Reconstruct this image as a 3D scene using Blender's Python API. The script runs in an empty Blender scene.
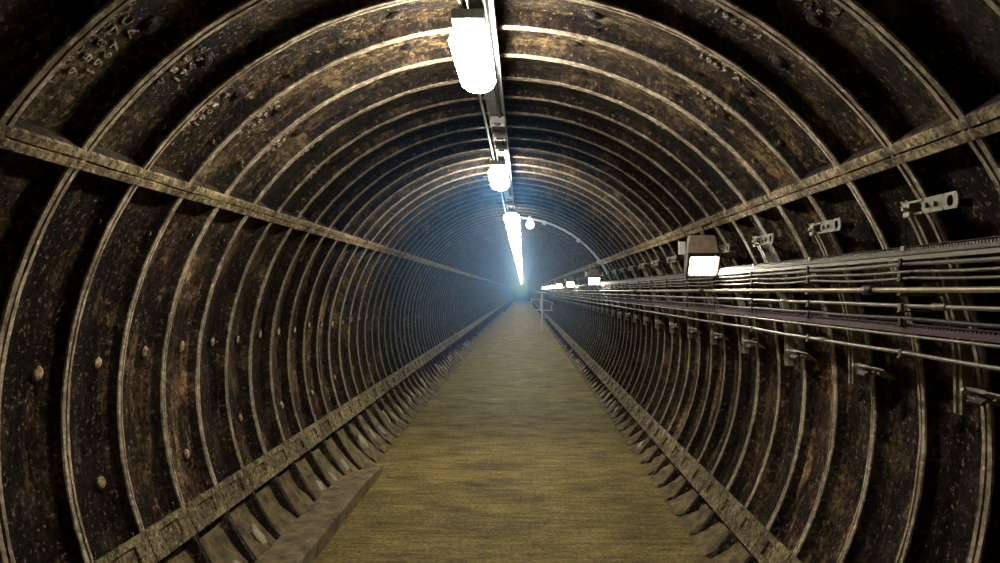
import bpy, bmesh, math, random
from mathutils import Vector, Matrix, noise
random.seed(7)
D = bpy.data
COL = bpy.context.scene.collection
SC = bpy.context.scene
PI = math.pi
R_ = math.radians

# ------------------------------------------------------------ camera, world, exposure
H = 1.94                                   # lens height over the floor
FPX = 780.0                                # focal length in pixels of a 1000 px wide frame
cd = D.cameras.new('camera')
cd.sensor_width = 36.0
cd.lens = FPX / 1000 * 36.0
cd.clip_start = 0.05
cd.clip_end = 300
cam = D.objects.new('camera', cd)
COL.objects.link(cam)
yaw = math.atan(23 / FPX)
pitch = math.atan(9.5 / FPX)
cam.location = (0, 0, H)
cam.rotation_euler = (PI / 2 + pitch, 0, yaw)
SC.camera = cam

w = D.worlds.new('world')
SC.world = w
w.use_nodes = True
w.node_tree.nodes['Background'].inputs[0].default_value = (0.75, 0.62, 0.45, 1)
w.node_tree.nodes['Background'].inputs[1].default_value = 0.10
SC.view_settings.view_transform = 'Standard'
SC.view_settings.look = 'None'
SC.view_settings.exposure = 0.0
SC.view_settings.gamma = 1.0
SC.view_settings.use_curve_mapping = False
SC.cycles.use_denoising = True
SC.cycles.denoising_prefilter = 'NONE'
SC.cycles.max_bounces = 6
SC.cycles.diffuse_bounces = 3
SC.cycles.glossy_bounces = 3
SC.cycles.volume_bounces = 0
SC.cycles.sample_clamp_indirect = 3.0
SC.cycles.use_light_tree = True
SC.cycles.volume_step_rate = 4

# light strengths
E_NEAR = 85.0        # diffusers of the two separate ceiling lights
E_FAR = 19.0          # diffusers of the long row behind them
E_WALL = 45.0        # flood light glasses
HAZE = 0.030

# ------------------------------------------------------------ tunnel measures
CX, CZ = -0.17, 1.34
RR, RS = 2.02, 2.107                        # rim of the ribs, skin between them
PITCHY = 0.508
Y0R = 3.18                                 # one rib stands here, the others every PITCHY
YA, YB = -1.4, 160.0
A_UR, A_UL = R_(34.5), R_(145.5)           # upper long flanges
A_LR, A_LL = R_(-33.9), R_(205.7)          # lower edge of the long plates
A_LR2, A_LL2 = R_(-28.6), R_(200.4)        # upper edge of the long plates
FLOOR_R = CX + math.sqrt(RR**2 - CZ**2)
FLOOR_L = CX - math.sqrt(RR**2 - CZ**2)

def P(a, r, y):
    return Vector((CX + r * math.cos(a), y, CZ + r * math.sin(a)))

# ------------------------------------------------------------ materials
def mat(name):
    m = D.materials.new(name)
    m.use_nodes = True
    nt = m.node_tree
    return m, nt, nt.nodes['Principled BSDF']

def mapping(nt, scale):
    g = nt.nodes.new('ShaderNodeNewGeometry')
    mp = nt.nodes.new('ShaderNodeMapping')
    mp.inputs['Scale'].default_value = scale
    nt.links.new(g.outputs['Position'], mp.inputs['Vector'])
    return mp.outputs[0]

def noise_tex(nt, scale, detail=6, rough=0.6, vscale=(1, 1, 1)):
    n = nt.nodes.new('ShaderNodeTexNoise')
    n.inputs['Scale'].default_value = scale
    n.inputs['Detail'].default_value = detail
    n.inputs['Roughness'].default_value = rough
    nt.links.new(mapping(nt, vscale), n.inputs['Vector'])
    return n.outputs[0]

def ramp(nt, src, stops):
    r = nt.nodes.new('ShaderNodeValToRGB')
    el = r.color_ramp.elements
    while len(el) < len(stops):
        el.new(0.5)
    for e, (p, c) in zip(el, stops):
        e.position = p
        e.color = (c, c, c, 1) if isinstance(c, (int, float)) else (*c, 1)
    nt.links.new(src, r.inputs[0])
    return r.outputs[0]

def mix(nt, fac, a, b, mode='MIX'):
    m = nt.nodes.new('ShaderNodeMix')
    m.data_type = 'RGBA'
    m.blend_type = mode
    for sock, v in ((m.inputs[0], fac), (m.inputs[6], a), (m.inputs[7], b)):
        if hasattr(v, 'links') or isinstance(v, bpy.types.NodeSocket):
            nt.links.new(v, sock)
        elif isinstance(v, (int, float)):
            sock.default_value = v
        else:
            sock.default_value = (*v, 1)
    return m.outputs[2]

def bump(nt, b, h, dist, strength=1.0):
    n = nt.nodes.new('ShaderNodeBump')
    n.inputs['Distance'].default_value = dist
    n.inputs['Strength'].default_value = strength
    nt.links.new(h, n.inputs['Height'])
    nt.links.new(n.outputs[0], b.inputs['Normal'])

def iron(name, dark, mid, pale, lo, hi, rough=0.5, bump_d=0.012, slate=None, gk=(0.15, 1.6), bays=False):
    m, nt, b = mat(name)
    n1 = noise_tex(nt, 3.2, 9, 0.68)
    base = ramp(nt, n1, [(0.38, dark), (0.54, mid), (0.68, pale)])
    n2 = noise_tex(nt, 1.0, 6, 0.6, (9, 11, 1.6))        # drips running down the casting
    stain = ramp(nt, n2, [(lo, 0.0), (hi, 1.0)])
    n3 = noise_tex(nt, 28, 7, 0.78)
    grit = ramp(nt, n3, [(0.40, gk[0]), (0.62, gk[1])])
    c = mix(nt, stain, base, pale)
    if bays:                                             # every casting has weathered to its own tone
        g = nt.nodes.new('ShaderNodeNewGeometry')
        sp = nt.nodes.new('ShaderNodeSeparateXYZ')
        nt.links.new(g.outputs['Position'], sp.inputs[0])
        ma = nt.nodes.new('ShaderNodeMath'); ma.operation = 'MULTIPLY_ADD'
        ma.inputs[1].default_value = 1 / PITCHY
        ma.inputs[2].default_value = 40 - Y0R / PITCHY
        nt.links.new(sp.outputs['Y'], ma.inputs[0])
        fo = nt.nodes.new('ShaderNodeMath'); fo.operation = 'FLOOR'
        nt.links.new(ma.outputs[0], fo.inputs[0])
        wn = nt.nodes.new('ShaderNodeTexWhiteNoise'); wn.noise_dimensions = '1D'
        nt.links.new(fo.outputs[0], wn.inputs['W'])
        tone = ramp(nt, wn.outputs['Value'], [(0.0, 0.32), (0.45, 0.8), (0.75, 1.3), (1.0, 2.1)])
        c = mix(nt, 1.0, c, tone, 'MULTIPLY')
    fl = ramp(nt, noise_tex(nt, 38, 4, 0.6), [(0.575, 0.0), (0.66, 0.6)])
    c = mix(nt, fl, c, (pale[0] * 1.5, pale[1] * 1.6, pale[2] * 1.8))
    if slate:                                            # colour blends to a duller second tone further down the tunnel
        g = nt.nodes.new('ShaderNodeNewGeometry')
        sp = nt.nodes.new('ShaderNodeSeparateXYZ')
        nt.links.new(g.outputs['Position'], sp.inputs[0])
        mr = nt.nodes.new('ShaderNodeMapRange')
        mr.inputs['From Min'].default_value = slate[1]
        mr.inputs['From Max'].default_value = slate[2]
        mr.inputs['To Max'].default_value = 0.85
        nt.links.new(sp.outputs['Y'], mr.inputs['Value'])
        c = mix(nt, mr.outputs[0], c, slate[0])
    c = mix(nt, 1.0, c, grit, 'MULTIPLY')
    nt.links.new(c, b.inputs['Base Color'])
    b.inputs['Roughness'].default_value = rough
    b.inputs['Specular IOR Level'].default_value = 0.22
    n4 = noise_tex(nt, 24, 8, 0.75)
    bump(nt, b, n4, bump_d)
    return m

M = {}
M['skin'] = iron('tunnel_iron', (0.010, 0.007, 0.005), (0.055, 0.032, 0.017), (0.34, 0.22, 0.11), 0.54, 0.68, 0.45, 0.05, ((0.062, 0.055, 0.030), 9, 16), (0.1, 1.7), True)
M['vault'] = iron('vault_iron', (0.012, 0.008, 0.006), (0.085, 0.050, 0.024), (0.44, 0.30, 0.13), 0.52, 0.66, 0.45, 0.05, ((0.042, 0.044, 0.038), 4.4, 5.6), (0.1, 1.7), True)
M['rib'] = iron('rib_iron', (0.012, 0.008, 0.006), (0.038, 0.024, 0.015), (0.20, 0.135, 0.07), 0.60, 0.76, 0.5, 0.02)
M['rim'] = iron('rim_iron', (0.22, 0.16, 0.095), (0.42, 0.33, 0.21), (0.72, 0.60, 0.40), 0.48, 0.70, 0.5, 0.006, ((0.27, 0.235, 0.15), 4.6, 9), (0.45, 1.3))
M['flange'] = iron('flange_iron', (0.08, 0.055, 0.026), (0.38, 0.28, 0.13), (0.66, 0.52, 0.26), 0.50, 0.72, 0.6, 0.02)
M['plate'] = iron('kerb_plate_iron', (0.09, 0.065, 0.03), (0.26, 0.20, 0.09), (0.45, 0.36, 0.17), 0.55, 0.72, 0.6, 0.02)
M['plug'] = iron('plug_lime', (0.30, 0.20, 0.10), (0.62, 0.43, 0.22), (0.75, 0.58, 0.34), 0.5, 0.72, 0.6, 0.01)
M['letter'] = iron('letter_iron', (0.22, 0.17, 0.12), (0.40, 0.32, 0.24), (0.62, 0.52, 0.42), 0.5, 0.7, 0.4, 0.004)

def floor_mat():
    m, nt, b = mat('floor_concrete')
    n1 = noise_tex(nt, 1.5, 9, 0.7, (1.0, 1.5, 1))
    base = ramp(nt, n1, [(0.28, (0.085, 0.052, 0.020)), (0.47, (0.34, 0.25, 0.060)), (0.66, (0.50, 0.385, 0.11))])
    n2 = noise_tex(nt, 1.0, 7, 0.7, (2.6, 15, 1))         # broom strokes across the slab
    st = ramp(nt, n2, [(0.34, 0.45), (0.60, 1.15), (0.72, 1.7)])
    n3 = noise_tex(nt, 1.0, 6, 0.8, (30, 52, 30))
    gr = ramp(nt, n3, [(0.38, 0.2), (0.62, 1.65)])
    c = mix(nt, 1.0, base, st, 'MULTIPLY')
    c = mix(nt, 1.0, c, gr, 'MULTIPLY')
    nt.links.new(c, b.inputs['Base Color'])
    b.inputs['Roughness'].default_value = 0.62
    b.inputs['Specular IOR Level'].default_value = 0.3
    n4 = noise_tex(nt, 1.0, 8, 0.75, (14, 42, 9))
    bump(nt, b, n4, 0.035)
    return m
M['floor'] = floor_mat()

def plain(name, col, rough=0.5, metal=0.0, var=0.35, nscale=14, bd=0.002):
    m, nt, b = mat(name)
    n = noise_tex(nt, nscale, 6, 0.65)
    k = ramp(nt, n, [(0.3, 1 - var), (0.7, 1 + var)])
    c = mix(nt, 1.0, col, k, 'MULTIPLY')
    nt.links.new(c, b.inputs['Base Color'])
    b.inputs['Roughness'].default_value = rough
    b.inputs['Metallic'].default_value = metal
    if bd:
        bump(nt, b, noise_tex(nt, nscale * 4, 5, 0.7), bd)
    return m
M['mortar'] = plain('dirt_and_mortar', (0.20, 0.150, 0.056), 0.8, 0, 0.85, 9, 0.03)
M['mortar_pale'] = plain('pale_mortar', (0.46, 0.40, 0.29), 0.8, 0, 0.5, 12, 0.02)
M['timber'] = plain('kerb_timber', (0.21, 0.155, 0.07), 0.75, 0, 0.8, 7, 0.02)
M['galv'] = plain('galvanised_steel', (0.20, 0.185, 0.12), 0.42, 0.55, 0.35, 20)
M['strut'] = plain('pale_strut_steel', (0.33, 0.295, 0.20), 0.45, 0.3, 0.4, 20)
M['pipe'] = plain('steel_pipe', (0.36, 0.32, 0.25), 0.36, 0.6, 0.25, 12, 0.0)
M['tray'] = plain('brown_tray_steel', (0.12, 0.10, 0.062), 0.5, 0.2, 0.5, 16)
M['brass'] = plain('yellowed_pipe', (0.56, 0.48, 0.30), 0.33, 0.7, 0.2, 12, 0.0)
M['cable'] = plain('black_cable', (0.045, 0.040, 0.036), 0.4, 0, 0.3, 10, 0.0)
M['gcable'] = plain('grey_cable', (0.17, 0.155, 0.125), 0.4, 0, 0.3, 10, 0.0)
M['pcable'] = plain('purple_cable', (0.13, 0.085, 0.088), 0.45, 0, 0.3, 16, 0.0)
M['dark'] = plain('dark_metal', (0.03, 0.027, 0.023), 0.5, 0.3, 0.3)
M['house'] = plain('lamp_housing', (0.32, 0.235, 0.15), 0.5, 0.0, 0.3)
M['white'] = plain('white_paint', (0.9, 0.9, 0.87), 0.45, 0.0, 0.12)
M['trunk'] = plain('grey_trunking', (0.62, 0.63, 0.62), 0.45, 0.1, 0.25)

def glow(name, col, s):
    m, nt, b = mat(name)
    b.inputs['Base Color'].default_value = (0.8, 0.8, 0.8, 1)
    b.inputs['Emission Color'].default_value = (*col, 1)
    b.inputs['Emission Strength'].default_value = s
    return m
M['glow_near'] = glow('lit_diffuser', (1.0, 0.95, 0.87), E_NEAR)
M['glow_far'] = glow('lit_diffuser_row', (0.86, 0.93, 1.0), E_FAR)
M['glow_wall'] = glow('lit_flood_glass', (1.0, 0.92, 0.76), E_WALL)
M['glow_bulb'] = glow('lit_pendant_globe', (1.0, 0.97, 0.9), 3.0)

# ------------------------------------------------------------ mesh helpers
def finish(name, bm, mats, parent=None, smooth=False, recalc=True):
    if recalc:
        bmesh.ops.recalc_face_normals(bm, faces=bm.faces)
    me = D.meshes.new(name)
    bm.to_mesh(me)
    bm.free()
    for m in (mats if isinstance(mats, (list, tuple)) else [mats]):
        me.materials.append(m)
    if smooth:
        for p in me.polygons:
            p.use_smooth = True
    o = D.objects.new(name, me)
    COL.objects.link(o)
    if parent:
        o.parent = parent
    return o

def tag(o, label=None, cat=None, group=None, kind=None):
    if label: o['label'] = label
    if cat: o['category'] = cat
    if group: o['group'] = group
    if kind: o['kind'] = kind
    return o

def empty(name, loc):
    o = D.objects.new(name, None)
    o.location = loc
    COL.objects.link(o)
    return o

def box(bm, c, s, rot=None, bevel=0.0, mi=0):
    g = bmesh.ops.create_cube(bm, size=1.0)
    vs = g['verts']
    for v in vs:
        v.co = Vector((v.co.x * s[0], v.co.y * s[1], v.co.z * s[2]))
    if bevel:
        es = list({e for v in vs for e in v.link_edges})
        r = bmesh.ops.bevel(bm, geom=es, offset=bevel, segments=2, affect='EDGES', profile=0.5)
        vs = list({v for f in r['faces'] for v in f.verts} | {v for v in vs if v.is_valid})
    for v in vs:
        co = v.co
        if rot is not None:
            co = rot @ co
        v.co = co + Vector(c)
    for f in {f for v in vs for f in v.link_faces}:
        f.material_index = mi
    return vs

def tube(bm, pts, r, n=8, mi=0, cap=True):
    rings = []
    pts = [Vector(p) for p in pts]
    for i, p in enumerate(pts):
        a = pts[max(0, i - 1)]
        b = pts[min(len(pts) - 1, i + 1)]
        t = (b - a).normalized()
        up = Vector((0, 0, 1)) if abs(t.z) < 0.9 else Vector((1, 0, 0))
        u = t.cross(up).normalized()
        v = u.cross(t)
        rr = r[i] if isinstance(r, (list, tuple)) else r
        rings.append([bm.verts.new(p + rr * (math.cos(2 * PI * k / n) * u + math.sin(2 * PI * k / n) * v)) for k in range(n)])
    for a, b in zip(rings, rings[1:]):
        for k in range(n):
            f = bm.faces.new((a[k], a[(k + 1) % n], b[(k + 1) % n], b[k]))
            f.material_index = mi
            f.smooth = True
    if cap:
        for q in (rings[0], rings[-1]):
            f = bm.faces.new(q)
            f.material_index = mi

def copy_tree(o, dy=0.0):
    c = o.copy()
    COL.objects.link(c)
    c.location = (o.location.x, o.location.y + dy, o.location.z)
    for ch in o.children:
        k = ch.copy()
        COL.objects.link(k)
        k.parent = c
        for g in ch.children:
            q = g.copy()
            COL.objects.link(q)
            q.parent = k
    return c

# ------------------------------------------------------------ floor
def make_floor():
    bm = bmesh.new()
    xs = [FLOOR_L - 0.10 + (FLOOR_R - FLOOR_L + 0.20) * i / 22 for i in range(23)]
    ys = []
    y = YA
    while y < YB:
        ys.append(y)
        y += 0.12 if y < 12 else 0.6
    ys.append(YB)
    g = [[bm.verts.new((x, yy, 0.006 * noise.noise((x * 1.7, yy * 1.7, 0)))) for x in xs] for yy in ys]
    for i in range(len(ys) - 1):
        for j in range(len(xs) - 1):
            bm.faces.new((g[i][j], g[i][j + 1], g[i + 1][j + 1], g[i + 1][j]))
    # solid sides and underside
    for i in range(len(ys) - 1):
        for j in (0, len(xs) - 1):
            a, b = g[i][j], g[i + 1][j]
            bm.faces.new((a, b, bm.verts.new(b.co - Vector((0, 0, .1))), bm.verts.new(a.co - Vector((0, 0, .1)))))
    bmesh.ops.remove_doubles(bm, verts=bm.verts, dist=1e-5)
    o = finish('floor', bm, M['floor'], smooth=True)
    for f in o.data.polygons:
        if f.normal.z < 0 and abs(f.normal.z) > .5:
            o.data.flip_normals()
            break
    return tag(o, 'worn olive brown concrete walkway running down the tunnel', 'floor', kind='structure')
floor = make_floor()

# ------------------------------------------------------------ iron skin between the ribs
def make_skin(name, a0, a1, label, cat):
    bm = bmesh.new()
    ny = []
    y = YA
    while y < YB:
        ny.append(y)
        y += 0.0635 if y < 9 else (0.127 if y < 22 else (0.508 if y < 60 else 2.0))
    ny.append(YB)
    na = int(abs(a1 - a0) / R_(1.6)) + 1
    g = []
    for yy in ny:
        row = []
        for j in range(na + 1):
            a = a0 + (a1 - a0) * j / na
            n = noise.noise((math.cos(a) * 9, yy * 6, math.sin(a) * 9)) + 0.6 * noise.noise((math.cos(a) * 22, yy * 18, math.sin(a) * 22))
            t = ((yy - Y0R) / PITCHY) % 1.0
            e = min(t, 1 - t) * PITCHY                       # distance to the next rib
            fil = 0.03 * max(0.0, 1 - e / 0.085) ** 2
            row.append(bm.verts.new(P(a, RS + 0.005 * n - fil, yy)))
        g.append(row)
    for i in range(len(ny) - 1):
        for j in range(na):
            bm.faces.new((g[i][j], g[i][j + 1], g[i + 1][j + 1], g[i + 1][j]))
    o = finish(name, bm, M['vault' if name == 'ceiling' else 'skin'], smooth=True)
    c = o.modifiers.new('thick', 'SOLIDIFY')
    c.thickness = 0.01
    c.offset = 0
    return tag(o, label, cat, kind='structure')

wall_r = make_skin('wall_right', R_(-47), A_UR, 'rusty dark iron lining of the wall behind the cables and pipes', 'wall')
wall_l = make_skin('wall_left', A_UL, R_(227), 'rusty dark iron lining of the bare curved wall opposite the cables', 'wall')
ceil = make_skin('ceiling', A_UR, A_UL, 'blackened cast iron vault above the row of lights', 'ceiling')

# ------------------------------------------------------------ ribs
def rib_mesh(a0, a1, seed, fine=True, wk=1.0):
    """a pair of bolted flanges with a seam between them, swept round the vault"""
    prof = [(-0.062, RS + .01, 0), (-0.043, RS - 0.012, 0), (-0.036, RS - 0.030, 0), (-0.033, RR + 0.010, 0),
            (-0.030, RR + 0.002, 1), (-0.007, RR, 1), (-0.003, RR + 0.016, 0), (0.003, RR + 0.016, 1), (0.007, RR, 1),
            (0.030, RR + 0.002, 1), (0.033, RR + 0.010, 0), (0.036, RS - 0.030, 0), (0.043, RS - 0.012, 0), (0.062, RS + .01, 0)]
    bm = bmesh.new()
    step = R_(0.9) if fine else R_(2.2)
    na = int(abs(a1 - a0) / step) + 1
    rows = []
    for j in range(na + 1):
        a = a0 + (a1 - a0) * j / na
        row = []
        for k, (dy, r, m) in enumerate(prof):
            n = noise.noise((a * 14, k * 0.7, seed * 3.1)) + .7 * noise.noise((a * 31, k * 1.3, seed * 5.7))
            dr = 0.0028 * n if 3 <= k <= 10 else 0.0
            ddy = 0.0018 * noise.noise((a * 30, k * .9, seed + 9))
            row.append(bm.verts.new(P(a, r + dr, dy * wk + ddy)))
        rows.append(row)
    for j in range(na):
        for k in range(len(prof) - 1):
            f = bm.faces.new((rows[j][k], rows[j][k + 1], rows[j + 1][k + 1], rows[j + 1][k]))
            aj = a0 + (a1 - a0) * (j + .5) / na
            above_pockets = A_LR < aj < A_LL  # rims beside the floor pockets take the darker rib iron
            f.material_index = 1 if above_pockets and ((prof[k][2] and prof[k + 1][2]) or k in (3, 9)) else 0
    if fine:                                                # bolts through the pair of flanges
        n = max(2, int(abs(a1 - a0) / R_(15)))
        for i in range(n):
            a = a0 + (a1 - a0) * (i + 0.5) / n + random.uniform(-.012, .012)
            pale = i % 3 == 0
            for s in (-1, 1):
                c = P(a, (RR + RS) / 2 + 0.006, s * 0.037 * wk)
                ring0, ring1 = [], []
                for q in range(6):
                    t = q * PI / 3 + seed
                    d = Vector((math.cos(t) * .013, 0, math.sin(t) * .013))
                    ring0.append(bm.verts.new(c + d - Vector((0, s * .012, 0))))
                    ring1.append(bm.verts.new(c + d * .92 + Vector((0, s * .008, 0))))
                for q in range(6):
                    f = bm.faces.new((ring0[q], ring0[(q + 1) % 6], ring1[(q + 1) % 6], ring1[q]))
                    f.material_index = int(pale)
                bm.faces.new(ring1)
    bmesh.ops.recalc_face_normals(bm, faces=bm.faces)
    me = D.meshes.new('rib')
    bm.to_mesh(me)
    bm.free()
    me.materials.append(M['rib'])
    me.materials.append(M['rim'])
    return me

def rib_set(parent, a0, a1):
    fine = [rib_mesh(a0, a1, s, True, q) for s, q in ((1, .72), (2, .92), (3, .66), (4, .8))]
    wide = rib_mesh(a0, a1, 6, True, 1.15)
    coarse = rib_mesh(a0, a1, 5, False, .72)
    k = 0
    y = Y0R - PITCHY * 8
    far = []
    while y < YB:
        if y > YA + .1:
            if k < 96:
                me = wide if y < 3.4 else (fine[(k * 3 + k // 4) % 4] if y < 16 else coarse)
                o = D.objects.new('rib', me)
                COL.objects.link(o)
                o.parent = parent
                o.location = (0, y, 0)
            else:
                far.append(y)
            k += 1
        y += PITCHY
    bm = bmesh.new()
    for y in far:
        n0 = len(bm.verts)
        bm.from_mesh(coarse)
        bm.verts.ensure_lookup_table()
        for v in bm.verts[n0:]:
            v.co.y += y
    if far:
        o = finish('distant_ribs', bm, [M['rib'], M['rim']], parent, recalc=False)
        o['kind'] = 'stuff'
rib_set(ceil, A_UR, A_UL)
rib_set(wall_r, R_(-43.5), A_UR)
rib_set(wall_l, A_UL, R_(223.5))

# ------------------------------------------------------------ long flanges between the segments
def long_flange(name, ac, label, half=0.047, y0=YA, y1=YB):
    bm = bmesh.new()
    prof = [(-half - .008, RS), (-half, RR + .012), (-half + .006, RR + .001), (-.006, RR), (-.002, RR + .014), (.002, RR + .014),
            (.006, RR), (half - .006, RR + .001), (half, RR + .012), (half + .008, RS)]
    rows = []
    y = y0
    while y < y1:
        row = []
        for k, (t, r) in enumerate(prof):
            n = noise.noise((y * 5, k * .8, ac)) + .8 * noise.noise((y * 19, k * 1.4, ac * 2))
            row.append(bm.verts.new(P(ac + t / RR, r - .004 + (0.006 * n if 0 < k < 9 else 0), y)))
        rows.append(row)
        y += 0.05 if y < 12 else 0.25
    for a, b in zip(rows, rows[1:]):
        for k in range(len(prof) - 1):
            bm.faces.new((a[k], a[k + 1], b[k + 1], b[k]))
    o = finish(name, bm, [M['flange'], M['rib']])
    for p in o.data.polygons:
        if p.index % 9 in (0, 8):  # side faces coloured dark to subdue the lit scallops between ribs
            p.material_index = 1
    return tag(o, label, 'flange', kind='structure')
long_flange('trim_1', A_UL, 'long rusty tan flange joint along the upper bare wall')
long_flange('trim_2', A_UR, 'long rusty tan flange joint above the wall lamps and cables')

def kerb_plate(name, alo, ahi, label):
    bm = bmesh.new()
    y = Y0R - PITCHY * 8
    s = 1 if ahi > alo else -1
    ac = (alo + ahi) / 2
    wdt = abs(ahi - alo) * RR
    # local frame: radial outward normal
    while y < YB - PITCHY:
        y0, y1 = y + 0.005, y + PITCHY - 0.005
        L = y1 - y0
        yc = (y0 + y1) / 2
        rad = Vector((math.cos(ac), 0, math.sin(ac)))
        tan = Vector((-math.sin(ac), 0, math.cos(ac)))
        rot = Matrix((rad, Vector((0, 1, 0)), tan)).transposed()
        def bx(r, t, yy, sr, st, sy, bv=.004):
            box(bm, Vector((CX, 0, CZ)) + rad * (r - .024) + tan * t + Vector((0, yy, 0)), (sr, sy, st), rot, bv if y < 14 else 0)
        if y < 24:
            bx(RR + .046, 0, yc, .03, wdt - .02, L, 0)
            bx(RR + .025, wdt / 2 - .022, yc, .03, .044, L)
            bx(RR + .025, -wdt / 2 + .022, yc, .03, .044, L)
            bx(RR + .026, 0, y0 + .065, .028, wdt - .08, .13)
            bx(RR + .026, 0, y1 - .065, .028, wdt - .08, .13)
            bx(RR + .055, -s * (wdt / 2 - .012), yc, .09, .024, L, 0)
        else:
            bx(RR + .03, 0, yc, .06, wdt, L, 0)
        y += PITCHY
    return tag(finish(name, bm, M['plate']), label, 'flange', kind='structure')
kerb_plate('trim_3', A_LL, A_LL2, 'low pocketed iron plate strip at the foot of the bare wall')
kerb_plate('trim_4', A_LR, A_LR2, 'low pocketed iron plate strip at the foot of the cable wall')

# ------------------------------------------------------------ grout plugs on the skin
def plug_mesh(face='plug'):
    bm = bmesh.new()
    n = 18
    prof = [(0.0, .052), (0.010, .050), (0.016, .042), (0.010, .036), (0.018, .030), (0.022, .016), (0.022, 0.002)]
    rings = []
    for h, r in prof:
        rings.append([bm.verts.new((r * math.cos(2 * PI * k / n), r * math.sin(2 * PI * k / n), h)) for k in range(n)])
    for i, (a, b) in enumerate(zip(rings, rings[1:])):
        for k in range(n):
            f = bm.faces.new((a[k], a[(k + 1) % n], b[(k + 1) % n], b[k]))
            f.material_index = 1 if i >= 3 else 0
    bm.faces.new(rings[-1]).material_index = 1
    me = D.meshes.new('grout_plug')
    bm.to_mesh(me)
    bm.free()
    me.materials.append(M['rib'])
    me.materials.append(M[face])
    return me
PLUG = plug_mesh()
PLUG_DARK = plug_mesh('rib')
def plug(parent, a, y):
    o = D.objects.new('grout_plug', PLUG if parent is wall_l else PLUG_DARK)
    COL.objects.link(o)
    o.parent = parent
    inward = -Vector((math.cos(a), 0, math.sin(a)))
    o.rotation_euler = inward.to_track_quat('Z', 'Y').to_euler()
    o.location = P(a, RS - .004, y)
    s = random.uniform(.85, 1.05)
    o.scale = (s * 1.0, s, 1)
k = 0
for i in range(-2, 26):
    yb = Y0R + PITCHY * (i + 0.5)
    plug(wall_l, R_(173.8) + random.uniform(-.01, .01), yb + .13)
    plug(wall_r, R_(0.5) + random.uniform(-.01, .01), yb + .10)
    if i % 2: plug(wall_l, R_(192) + random.uniform(-.02, .02), yb + .12)
    for a in (R_(52), R_(76), R_(104), R_(128)):
        if (i + int(a * 7)) % 2 == 0 or i < 6:
            plug(ceil, a + random.uniform(-.02, .02), yb + .10)

# ------------------------------------------------------------ cast lettering on the vault
def text_mesh(lines):
    cu = D.curves.new('t', 'FONT')
    cu.body = lines
    cu.size = 0.074
    cu.space_character = 1.25
    cu.space_line = 1.05
    cu.extrude = 0.004
    cu.resolution_u = 2
    cu.align_x = 'CENTER'
    cu.align_y = 'CENTER'
    o = D.objects.new('t', cu)
    COL.objects.link(o)
    bpy.context.view_layer.update()
    me = D.meshes.new_from_object(o.evaluated_get(bpy.context.evaluated_depsgraph_get()))
    D.objects.remove(o)
    D.curves.remove(cu)
    return me
def letters(lines, a, y, clockwise=True):
    me = text_mesh(lines)
    for v in me.vertices:
        x, yy, z = v.co
        # reading direction runs round the vault from left to right, letter tops towards the near end
        v.co = P(a - x / RS, RS - .008 - max(0, z) * 1.5, y - yy)
    me.materials.clear()
    me.materials.append(M['letter'])
    o = D.objects.new('raised_letters', me)
    COL.objects.link(o)
    o.parent = ceil
    return o
texts = ['B NDILER 6\n9 8 8 7C\n1967 A', 'NOILER 9\n9 8 E 2\n1965', 'NOLET 9\n1965 4']
for i in range(-1, 9):
    t = texts[(i + 1) % 3]
    yb = Y0R + PITCHY * (i + .5)
    letters(t, R_(130 + (i % 2) * 3), yb - .03)
    letters(texts[(i + 2) % 3], R_(58 - (i % 3) * 2), yb - .03)

# ------------------------------------------------------------ dirt and mortar in the pockets beside the floor
def pocket(side, y, pale, far=False):
    a_top = A_LR - R_(.6) if side > 0 else A_LL + R_(.6)
    a_bot = R_(-42.0) if side > 0 else R_(222.0)
    bm = bmesh.new()
    n, m = 7, 6
    g = []
    sd = random.random() * 50
    for j in range(m + 1):
        u = j / m
        a = a_bot + (a_top - a_bot) * u * random.uniform(.94, 1)
        row = []
        for i in range(n + 1):
            v = i / n
            yy = y + 0.045 + v * (PITCHY - 0.09)
            r = RS - 0.012 - 0.10 * (1 - u) ** 1.3 - 0.03 * noise.noise((u * 4, v * 4, sd)) - .02 * math.sin(v * PI)
            row.append(bm.verts.new(P(a, r, yy)))
        g.append(row)
    for j in range(m):
        for i in range(n):
            bm.faces.new((g[j][i], g[j][i + 1], g[j + 1][i + 1], g[j + 1][i]))
    if far:
        return bm
    o = finish('mortar_fill', bm, M['mortar'], floor, smooth=True)
    if pale:                                               # a pale lump thrown in the pocket
        bm = bmesh.new()
        bmesh.ops.create_icosphere(bm, subdivisions=3, radius=1)
        ar = a_bot + (a_top - a_bot) * random.uniform(.25, .55)
        c = P(ar, RS - .075, y + PITCHY * random.uniform(.35, .65))
        rad = Vector((math.cos(ar), 0, math.sin(ar)))
        tan = Vector((-math.sin(ar), 0, math.cos(ar)))
        sx, sy, sz = random.uniform(.08, .13), random.uniform(.045, .08), .022
        for v in bm.verts:
            k = 1 + .45 * noise.noise(v.co * 1.7 + Vector((sd, 0, 0)))
            q = v.co * k
            v.co = c + tan * q.x * sx + Vector((0, 1, 0)) * q.y * sy + rad * q.z * sz
        lump = finish('pale_mortar_lump', bm, M['mortar_pale'], o, smooth=True)
y = Y0R - PITCHY * 3
k = 0
while y < 27:
    pocket(1, y, random.random() < .65 and y > 9)
    pocket(-1, y, random.random() < .7 and y > 4)
    y += PITCHY
    k += 1

fb = bmesh.new()
while y < 70:
    for sd_ in (1, -1):
        q = pocket(sd_, y, False, True)
        t_ = D.meshes.new('t'); q.to_mesh(t_); q.free()
        fb.from_mesh(t_); D.meshes.remove(t_)
    y += PITCHY
tag(finish('distant_mortar_fill', fb, M['mortar'], floor, smooth=True), kind='stuff')

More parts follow.
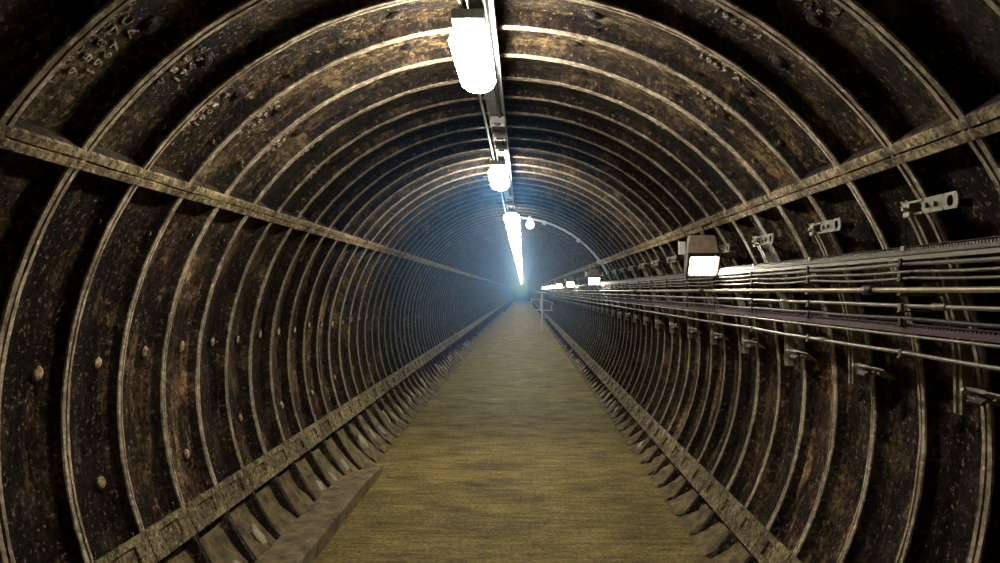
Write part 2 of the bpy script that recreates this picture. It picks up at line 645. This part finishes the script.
# ------------------------------------------------------------ loose kerb beam on the left
def kerb_beam():
    bm = bmesh.new()
    x0, x1, h = -1.80, -1.50, 0.135
    y0, y1 = 1.6, 8.3
    n = 60
    rows = []
    for i in range(n + 1):
        y = y0 + (y1 - y0) * i / n
        t = max(0, (y - 7.3) / 1.0)
        xa = x0 + (x1 - x0) * .86 * t * t
        hh = h * (1 - .45 * t * t)
        def nz(s): return .006 * noise.noise((y * 4, s, 0)) + .004 * noise.noise((y * 17, s, 3))
        row = [(x1 + nz(1), y, 0.0), (x1 + nz(2), y, hh - .02), (x1 - .015 + nz(2), y, hh + nz(3)), ((x1 + xa) / 2, y, hh + nz(4)),
               (xa + .015 + nz(5), y, hh + nz(5)), (xa + nz(6), y, hh - .02), (xa + nz(6), y, 0.0)]
        rows.append([bm.verts.new(p) for p in row])
    for a, b in zip(rows, rows[1:]):
        for k in range(7):
            bm.faces.new((a[k], a[(k + 1) % 7], b[(k + 1) % 7], b[k]))
    bm.faces.new(rows[0]); bm.faces.new(rows[-1])
    o = finish('kerb_beam', bm, M['timber'])
    tag(o, 'long rough tan kerb beam with a pointed end lying on the floor beside the bare wall', 'kerb')
kerb_beam()

# ------------------------------------------------------------ ceiling trunking
ZC = CZ + RR                               # crown of the ribs
def trunking():
    e = empty('cable_trunking', (-.2, YA, ZC - .05))
    tag(e, 'grey cable trunking fixed under the crown beside the ceiling lights', 'trunking')
    bm = bmesh.new()
    L = YB - 2 - YA
    box(bm, (0, L / 2, 0.015), (.12, L, .006), bevel=0)
    for s in (-1, 1):
        box(bm, (s * .06, L / 2, 0), (.005, L, .06))
    finish('channel', bm, M['trunk'], e)
    bm = bmesh.new()
    tube(bm, [(-.10, i * 1.0, -.01 + .006 * math.sin(i * 1.7)) for i in range(int(L))], .012, 8)
    finish('conduit', bm, M['pipe'], e)
    bm = bmesh.new()
    tube(bm, [(.02, i * 1.0, -.005 + .004 * math.sin(i * 2.3)) for i in range(int(L))], .014, 8)
    finish('cable', bm, M['cable'], e)
    for yy in (6.15, 6.75, 7.3, 11.2, 11.9):
        bm = bmesh.new()
        box(bm, (0.0, yy - YA, -.03), (.11, .16, .05), bevel=.006)
        o = finish('junction_box', bm, M['white'], e)
        bm = bmesh.new()
        box(bm, (0.0, yy - YA - .02, -.058), (.05, .05, .01), bevel=.002)
        finish('knockout', bm, M['dark'], o)
        bm = bmesh.new()
        box(bm, (0.0, yy - YA + .20, -.012), (.13, .03, .03), bevel=.004)
        finish('strap', bm, M['dark'], e)
trunking()

# ------------------------------------------------------------ ceiling lights
ORD = ['nearest', 'second', 'third', 'fourth', 'fifth', 'sixth', 'seventh', 'eighth', 'ninth', 'tenth', 'eleventh', 'twelfth']
def ceiling_light(y0, L, glowmat, label, group=None, x=-.265, wd=.105):
    z = ZC - .17
    e = empty('ceiling_light', (x, y0, z))
    bm = bmesh.new()
    box(bm, (0, L / 2, .075), (.16, L + .04, .05), bevel=.008)
    finish('housing', bm, M['white'], e)
    # rounded diffuser
    bm = bmesh.new()
    n, m = 14, 16
    rows = []
    for i in range(m + 1):
        t = i / m
        yy = L * t
        e1 = min(t, 1 - t) * L
        s = math.sqrt(max(0.02, 1 - max(0, 1 - e1 / .12) ** 2))
        rows.append([bm.verts.new((wd * s * math.cos(2 * PI * k / n), yy, -.01 + .065 * s * math.sin(2 * PI * k / n))) for k in range(n)])
    for a, b in zip(rows, rows[1:]):
        for k in range(n):
            bm.faces.new((a[k], a[(k + 1) % n], b[(k + 1) % n], b[k]))
    bm.faces.new(rows[0]); bm.faces.new(rows[-1])
    finish('diffuser', bm, glowmat, e, smooth=True)
    for yy in (.2, L - .2):
        bm = bmesh.new()
        box(bm, (0, yy, .125), (.03, .03, .07))
        box(bm, (0, yy, .152), (.16, .04, .012))
        finish('hanger', bm, M['galv'], e)
    tag(e, label, 'ceiling light', group)
    return e
ceiling_light(3.72, 1.0, M['glow_near'], 'largest and nearest glowing ceiling light, at the top of the view', 'ceiling lights under the crown')
ceiling_light(8.05, 1.2, M['glow_near'], 'second ceiling light from the camera, glowing alone before the unbroken row', 'ceiling lights under the crown')
y = 12.9
proto = ceiling_light(y, 1.15, M['glow_far'], 'third ceiling light, first of the unbroken glowing row, beside the pendant globe', 'ceiling lights under the crown', -.19, .14)
for i in range(1, 68):
    c = copy_tree(proto, i * 1.75)
    if i < 8:
        c['label'] = '%s ceiling light of the unbroken glowing row, counting from the camera' % ORD[i]
    else:
        c['label'] = 'distant ceiling light deep in the glowing row, beyond its eighth light'

# ------------------------------------------------------------ flood lights on the right wall
WX = 1.40
def wall_lamp(y, label):
    z = H + .235
    e = empty('wall_lamp', (WX, y, z))
    bm = bmesh.new()
    # wedge body: sloping glass faces down the tunnel towards the camera and the floor
    w2 = .118
    pr = [(.02, .20), (.10, .20), (.16, .05), (.16, -.10), (.06, -.11), (-.045, .045)]    # (y, z)
    L = [bm.verts.new((-w2 * (.84 if b > .1 else 1), a, b)) for a, b in pr]
    Rr = [bm.verts.new((w2 * (.84 if b > .1 else 1), a, b)) for a, b in pr]
    bm.faces.new(L); bm.faces.new(Rr[::-1])
    for k in range(len(pr)):
        bm.faces.new((L[k], L[(k + 1) % 6], Rr[(k + 1) % 6], Rr[k]))
    bmesh.ops.bevel(bm, geom=list(bm.edges), offset=.008, segments=2, affect='EDGES')
    finish('housing', bm, M['house'], e)
    bm = bmesh.new()
    d = Vector((0, .105, -.155)); dn = d.normalized()
    c = Vector((0, .0075, -.0325))
    nv = Vector((0, -.828, -.561))
    rot = Matrix((Vector((1, 0, 0)), dn, nv)).transposed()
    box(bm, c + nv * .012, (.205, .155, .022), rot, .007)
    finish('lit_glass', bm, M['glow_wall'], e)
    bm = bmesh.new()
    for d in (.1, -.1):
        box(bm, c + nv * .004 + dn * d * .95, (.25, .014, .035), rot)
        box(bm, c + nv * .004 + Vector((d * 1.19, 0, 0)), (.014, .195, .035), rot)
    finish('bezel', bm, M['dark'], e)
    bm = bmesh.new()
    box(bm, (-.155, .05, .10), (.05, .05, .10), bevel=.006)
    finish('sensor_box', bm, M['white'], e)
    bm = bmesh.new()
    tube(bm, [(.02, .08, .20), (.02, .10, .27), (.10, .11, .31), (.24, .12, .28)], .011, 8)
    finish('supply_conduit', bm, M['galv'], e)
    bm = bmesh.new()
    box(bm, (.20, .10, .05), (.16, .05, .05), bevel=.005)
    finish('bracket_arm', bm, M['galv'], e)
    tag(e, label, 'wall lamp', 'flood lamps along the cable wall')
for i, y in enumerate((6.1, 15.4, 23.2, 30.5, 37.8, 44.5, 52.5)):
    wall_lamp(y, ('largest and nearest flood lamp, glowing above the cables' if i == 0 else
                  '%s glowing flood lamp above the cables, counting from the camera' % ORD[i]))

# ------------------------------------------------------------ cables and pipes on the right wall
def path(X, zrel, sag=0.0, wob=0.0, seed=0, y0=YA + .1, y1=YB - 3):
    pts = []
    y = y0
    while y <= y1:
        t = ((y - Y0R) / (2 * PITCHY)) % 1.0
        z = H + zrel - sag * 4 * t * (1 - t) + wob * noise.noise((y * .8, seed, 0))
        pts.append((X + wob * .6 * noise.noise((y * .7, seed, 9)), y, z))
        y += 0.127 if y < 14 else 0.508
    return pts
def run(name, X, zrel, r, m, label, cat, sag=0., wob=0., seed=0, coup=None, coup_r=1.5, cname='coupling', cm=None):
    e = empty(name, (0, 0, 0))
    bm = bmesh.new()
    tube(bm, path(X, zrel, sag, wob, seed), r, 10)
    nm = {'conduit_pipe': 'pipe_run', 'cable': 'sheath'}.get(name, 'run')
    finish(nm, bm, m, e)
    for y in coup or ():
        bm = bmesh.new()
        t = ((y - Y0R) / (2 * PITCHY)) % 1.0
        z = H + zrel - sag * 4 * t * (1 - t)
        tube(bm, [(X, y - .05, z), (X, y - .045, z), (X, y + .045, z), (X, y + .05, z)], [r * 1.2, r * coup_r, r * coup_r, r * 1.2], 10)
        finish(cname, bm, cm or M['galv'], e)
    tag(e, label, cat)
    return e
BY = [Y0R - .01 + 2 * PITCHY * k for k in range(-2, 50)]         # bracket stations
XC = 1.555

def ladder_tray(name, X, zrel, hgt, label, railm, rungm, cabm, pitch, sidem):
    """perforated cable tray on edge: two rails and a comb of rungs with a cable lying in it"""
    e = empty(name, (X, YA + .1, H + zrel))
    L = YB - 3 - YA
    bm = bmesh.new()
    box(bm, (0, L / 2, hgt / 2), (.05, L, .008))
    box(bm, (-.022, L / 2, hgt / 2 - .006), (.006, L, .016))
    finish('top_rail', bm, railm, e)
    bm = bmesh.new()
    box(bm, (-.005, L / 2, -hgt / 2), (.055, L, .007))
    box(bm, (-.033, L / 2, -hgt / 2 + .004), (.005, L, .016))
    finish('bottom_rail', bm, rungm, e)
    bm = bmesh.new()
    box(bm, (-.028, L / 2, hgt * .04), (.005, L, hgt * .34))
    finish('side_plate', bm, sidem, e)
    bm = bmesh.new()
    y = .1
    while y < L:
        x0, x1, ya, yb, za, zb = -.031, -.025, y, y + pitch * .5, hgt * .2, hgt * .42
        v = [bm.verts.new((a, b, c)) for a in (x0, x1) for b in (ya, yb) for c in (za, zb)]
        for q in ((0, 1, 3, 2), (4, 6, 7, 5), (0, 4, 5, 1), (2, 3, 7, 6), (1, 5, 7, 3)):
            bm.faces.new([v[k] for k in q])
        y += pitch if y < 12 else pitch * 6
    o = finish('comb_edge', bm, rungm, e)
    o['kind'] = 'stuff'
    bm = bmesh.new()
    tube(bm, [(.006, i * .25, -hgt / 2 + .02 + .003 * noise.noise((i * .4, 0, 1))) for i in range(int(L * 4))], hgt * .24, 8)
    finish('cable', bm, cabm, e)
    tag(e, label, 'cable tray')
    for k, y in enumerate(BY):
        if y < 12 and y > 0:
            bm = bmesh.new()
            box(bm, (-.03, y - YA - .1, hgt / 2 - .004), (.014, .03, .022), bevel=.003)
            finish('clamp', bm, M['pipe'], e)
    return e
ladder_tray('cable_tray', XC, .150, .046, 'topmost toothed steel cable tray under the wall lamps', M['dark'], M['galv'], M['gcable'], .020, M['tray'])
run('cable', XC - .015, .108, .009, M['gcable'], 'straight grey cable directly below the topmost tray', 'cable', .004, .004, 1)
run('conduit_pipe', XC, .082, .007, M['galv'], 'thin dull conduit with pale couplings, second line below the topmost tray', 'pipe', .008, .006, 2, [2.46, 5.2, 9.1])
run('cable', XC - .01, .054, .006, M['gcable'], 'thin sagging cable just above the brightest yellowish pipe', 'cable', .009, .006, 3)
run('conduit_pipe', XC - .045, .004, .0115, M['brass'], 'brightest thick yellowish pipe in the middle of the bundle', 'pipe', 0, .002, 4, [3.45, 6.6, 10.5, 15.5], 2.0, 'coupling', M['dark'])
run('conduit_pipe', XC - .03, -.058, .0088, M['pipe'], 'steel pipe running just below the brightest yellowish pipe', 'pipe', 0, .003, 5, [2.9, 4.6, 7.9, 12.2], 1.6)
run('cable', XC - .0, -.112, .009, M['cable'], 'black cable lying along the top of the purplish tray', 'cable', .004, .004, 6)
ladder_tray('cable_tray', XC, -.149, .026, 'purplish lower cable tray below the steel pipes', M['pcable'], M['pcable'], M['pcable'], .026, M['pcable'])
run('conduit_pipe', XC - .03, -.178, .006, M['pipe'], 'slim bright pipe directly under the purplish tray', 'pipe', 0, .002, 7)
run('conduit_pipe', XC - .04, -.245, .0082, M['pipe'], 'lowest bright pipe, apart from the rest above the bracket feet', 'pipe', .003, .003, 8, [4.0, 8.8], 1.6)

def bracket():
    e = empty('cable_bracket', (0, 0, 0))
    def strip(z): return CX + math.sqrt(max(0, RR ** 2 - (H + z - CZ) ** 2))
    # slotted channel standing on the wall behind the cables
    zt, zb = .36, -.49
    pts = [(min(strip(zt + (zb - zt) * i / 8) - .06, 1.755) , zt + (zb - zt) * i / 8) for i in range(9)]
    bm = bmesh.new()
    for s in (-1, 1):
        rows = []
        for x, z in pts:
            rows.append([bm.verts.new((x + dx, s * .022 + dy, H + z)) for dx, dy in ((-.022, -.009), (-.022, .009), (.02, .009), (.02, -.009))])
        for a, b in zip(rows, rows[1:]):
            for k in range(4):
                bm.faces.new((a[k], a[(k + 1) % 4], b[(k + 1) % 4], b[k]))
        bm.faces.new(rows[0]); bm.faces.new(rows[-1])
    rows = []
    for x, z in pts:
        rows.append([bm.verts.new((x + dx, dy, H + z)) for dx, dy in ((.012, -.02), (.012, .02), (.02, .02), (.02, -.02))])
    for a, b in zip(rows, rows[1:]):
        for k in range(4):
            bm.faces.new((a[k], a[(k + 1) % 4], b[(k + 1) % 4], b[k]))
    finish('strut_channel', bm, M['strut'], e)
    # upper strap plate with a big hole, running along the wall towards the camera
    def holed(length, hgt, hr, thick=.008):
        bm = bmesh.new()
        n = 20
        hc = (-length + .055, 0)
        outer, inner = [], []
        half = .05
        for k in range(n):
            t = 2 * PI * k / n
            cx, cy = math.cos(t), math.sin(t)
            s = min(half / abs(cx) if abs(cx) > 1e-6 else 9, (hgt / 2) / abs(cy) if abs(cy) > 1e-6 else 9)
            outer.append((hc[0] + cx * s, hc[1] + cy * s))
            inner.append((hc[0] + cx * hr, hc[1] + cy * hr))
        for x0 in (-thick / 2, thick / 2):
            vo = [bm.verts.new((x0, a, b)) for a, b in outer]
            vi = [bm.verts.new((x0, a, b)) for a, b in inner]
            for k in range(n):
                bm.faces.new((vo[k], vo[(k + 1) % n], vi[(k + 1) % n], vi[k]))
        bm.verts.ensure_lookup_table()
        N = 2 * n
        for k in range(n):
            k2 = (k + 1) % n
            bm.faces.new((bm.verts[k], bm.verts[k2], bm.verts[N + k2], bm.verts[N + k]))
            bm.faces.new((bm.verts[n + k], bm.verts[n + k2], bm.verts[N + n + k2], bm.verts[N + n + k]))
        L2 = length - .105
        G = .13
        box(bm, (0, -(L2 + G) / 2, 0), (thick, L2 - G, hgt))
        for q in (-1, 1):
            box(bm, (0, -G / 2, q * (hgt / 2 - .006)), (thick * 2, G + .02, .009))
        for yy in (-.17, -.23):
            tube(bm, [(-.002, yy, 0), (-.016, yy, 0)], .011, 6)
        return bm
    xt = strip(.355) - .075
    bm = holed(.385, .060, .021)
    o = finish('strap_plate', bm, M['galv'], e)
    o.location = (xt, 0, H + .325)
    bm = bmesh.new()
    box(bm, (xt + .02, -.03, H + .335), (.07, .05, .02), bevel=.003)
    box(bm, (xt - .015, -.05, H + .30), (.02, .05, .02), bevel=.003)
    tube(bm, [(xt - .03, -.03, H + .325), (xt + .05, -.03, H + .325)], .009, 6)
    finish('clamp', bm, M['pipe'], e)
    bm = bmesh.new()
    box(bm, (xt + .06, -.255, H + .325), (.10, .03, .03), bevel=.003)
    finish('stud', bm, M['dark'], e)
    # lower foot plate, tilted, with its clamp
    xb = strip(-.42) - .07
    bm = holed(.33, .075, .020)
    o = finish('foot_plate', bm, M['galv'], e)
    o.location = (xb, -.03, H - .405)
    o.rotation_euler = (0, R_(-52), 0)
    bm = bmesh.new()
    box(bm, (xb + .01, -.06, H - .40), (.08, .07, .02), Matrix.Rotation(R_(-40), 3, 'Y'), .003)
    box(bm, (xb - .02, -.10, H - .425), (.03, .10, .014), Matrix.Rotation(R_(-40), 3, 'Y'), .002)
    tube(bm, [(xb - .05, -.05, H - .385), (xb + .06, -.05, H - .43)], .009, 6)
    finish('foot_clamp', bm, M['pipe'], e)
    # cleats that hold each line
    for z, l in ((.118, .05), (.06, .05), (.004, .07), (-.062, .06), (-.12, .05), (-.245, .06)):
        bm = bmesh.new()
        box(bm, (XC + .03, 0, H + z - .02), (.17, .022, .008), bevel=.002)
        box(bm, (XC - .045, 0, H + z - .004), (.010, .026, .034), bevel=.003)
        finish('cleat', bm, M['galv'] if l > .05 else M['dark'], e)
    return e
pb = bracket()
for i, y in enumerate(BY):
    if i == 0:
        o = pb
        pb.location.y = y
    else:
        o = copy_tree(pb, y - pb.location.y)
    j = i - 2                                            # 0 = first whole one in view
    if j < 0:
        o['label'] = ('steel cable bracket out of the picture beside the camera', 'steel cable bracket cut by the right edge of the picture')[i]
    elif j < 12:
        o['label'] = '%s steel cable bracket with holed strap plates, counting along the wall from the camera' % ORD[j]
    else:
        o['label'] = 'small distant steel cable bracket, beyond the twelfth from the camera'
    o['category'] = 'bracket'
    o['group'] = 'cable brackets on the wall'

# ------------------------------------------------------------ pendant globe and conduit over the vault
def pendant():
    yy = 14.2
    e = empty('pendant_globe', (CX + .30, yy, ZC - .10))
    bm = bmesh.new()
    n = 16
    prof = [(.030, .0), (.034, -.03), (.060, -.06), (.078, -.10), (.076, -.14), (.05, -.18), (.012, -.195)]
    rings = [[bm.verts.new((r * math.cos(2 * PI * k / n), r * math.sin(2 * PI * k / n), h)) for k in range(n)] for r, h in prof]
    for a, b in zip(rings, rings[1:]):
        for k in range(n):
            bm.faces.new((a[k], a[(k + 1) % n], b[(k + 1) % n], b[k]))
    bm.faces.new(rings[-1])
    finish('globe', bm, M['glow_bulb'], e, smooth=True)
    bm = bmesh.new()
    tube(bm, [(0, 0, .05), (0, 0, 0)], [.03, .036], 12)
    finish('lamp_holder', bm, M['white'], e)
    tag(e, 'small white pendant globe hanging beside the third ceiling light', 'pendant lamp')
    c = empty('conduit_pipe', (0, yy + .1, 0))
    pts = [(CX - .02, 0, ZC - .05)]
    for k in range(13):
        a = R_(80) + (R_(24) - R_(80)) * k / 12
        rr = RR - .03 if k % 6 == 0 else RR - .05
        pts.append((CX + (RR - .07) * math.cos(a), 0, CZ + (RR - .07) * math.sin(a)))
    bm = bmesh.new()
    tube(bm, pts, .022, 8)
    finish('pipe_run', bm, M['white'], c)
    for a in (R_(73), R_(52), R_(36)):
        bm = bmesh.new()
        rad = Vector((math.cos(a), 0, math.sin(a)))
        tan = Vector((-math.sin(a), 0, math.cos(a)))
        rot = Matrix((rad, Vector((0, 1, 0)), tan)).transposed()
        box(bm, P(a, RR - .085, 0), (.07, .10, .07), rot, .008)
        finish('junction_box', bm, M['white'], c)
    tag(c, 'thin pale conduit arching from the third ceiling light over the vault to the cables', 'pipe')
pendant()

# ------------------------------------------------------------ sign post far down the tunnel
def sign_post():
    y = 36.0
    e = empty('sign_post', (.87, y, 0))
    bm = bmesh.new()
    box(bm, (0, 0, .93), (.10, .10, 1.86), bevel=.01)
    finish('post', bm, M['white'], e)
    bm = bmesh.new()
    box(bm, (0, 0, .01), (.24, .24, .02), bevel=.004)
    finish('base_plate', bm, M['galv'], e)
    bm = bmesh.new()
    box(bm, (0, -.01, 1.88), (.44, .06, .06), bevel=.008)
    finish('top_bar', bm, M['white'], e)
    for z, a, b in ((1.05, -.5, .45), (.72, 0, .20)):
        bm = bmesh.new()
        box(bm, ((a + b) / 2, 0, z), (b - a, .05, .05), bevel=.006)
        finish('cross_arm', bm, M['white'], e)
    bm = bmesh.new()
    for z in (1.08, 1.56):
        box(bm, (-.28, -.02, z), (.46, .03, .045))
    for x in (-.49, -.07):
        box(bm, (x, -.02, 1.32), (.045, .03, .5))
    finish('sign_frame', bm, M['white'], e)
    bm = bmesh.new()
    tube(bm, [(0.03, 0, 1.55), (.25, 0, 1.48), (.5, 0, 1.40), (.42, 0, 1.18), (.5, 0, 1.02)], .022, 6)
    finish('cable_loop', bm, M['white'], e)
    tag(e, 'thin white post with an empty sign frame standing far down the walkway', 'sign post')
sign_post()

# ------------------------------------------------------------ end wall and haze
bm = bmesh.new()
c0 = bm.verts.new((CX, YB, CZ))
ring = [bm.verts.new(P(2 * PI * k / 48, RS + .05, YB)) for k in range(48)]
for k in range(48):
    bm.faces.new((c0, ring[k], ring[(k + 1) % 48]))
r = bmesh.ops.extrude_face_region(bm, geom=list(bm.faces))
for v in [v for v in r['geom'] if isinstance(v, bmesh.types.BMVert)]:
    v.co.y += .1
tag(finish('wall_back', bm, M['skin']), 'dark far end of the tunnel behind the sign post', 'wall', kind='structure')

bm = bmesh.new()
n = 40
def HP(k, y): return Vector((-.30 + 1.02 * math.cos(2 * PI * k / n), y, 2.22 + 1.08 * math.sin(2 * PI * k / n)))
a = [bm.verts.new(HP(k, 4.9)) for k in range(n)]
b = [bm.verts.new(HP(k, YB - .1)) for k in range(n)]
for k in range(n):
    bm.faces.new((a[k], a[(k + 1) % n], b[(k + 1) % n], b[k]))
bm.faces.new(a); bm.faces.new(b)
m = D.materials.new('blue_haze')
m.use_nodes = True
nt = m.node_tree
nt.nodes.clear()
out = nt.nodes.new('ShaderNodeOutputMaterial')
vs = nt.nodes.new('ShaderNodeVolumeScatter')
vs.inputs['Color'].default_value = (0.20, 0.52, 1.0, 1)
vs.inputs['Density'].default_value = HAZE
vs.inputs['Anisotropy'].default_value = 0.3
nt.links.new(vs.outputs[0], out.inputs['Volume'])
hz = finish('haze', bm, m)
tag(hz, 'thin bluish haze drifting down the tunnel under the ceiling lights', 'haze', kind='stuff')
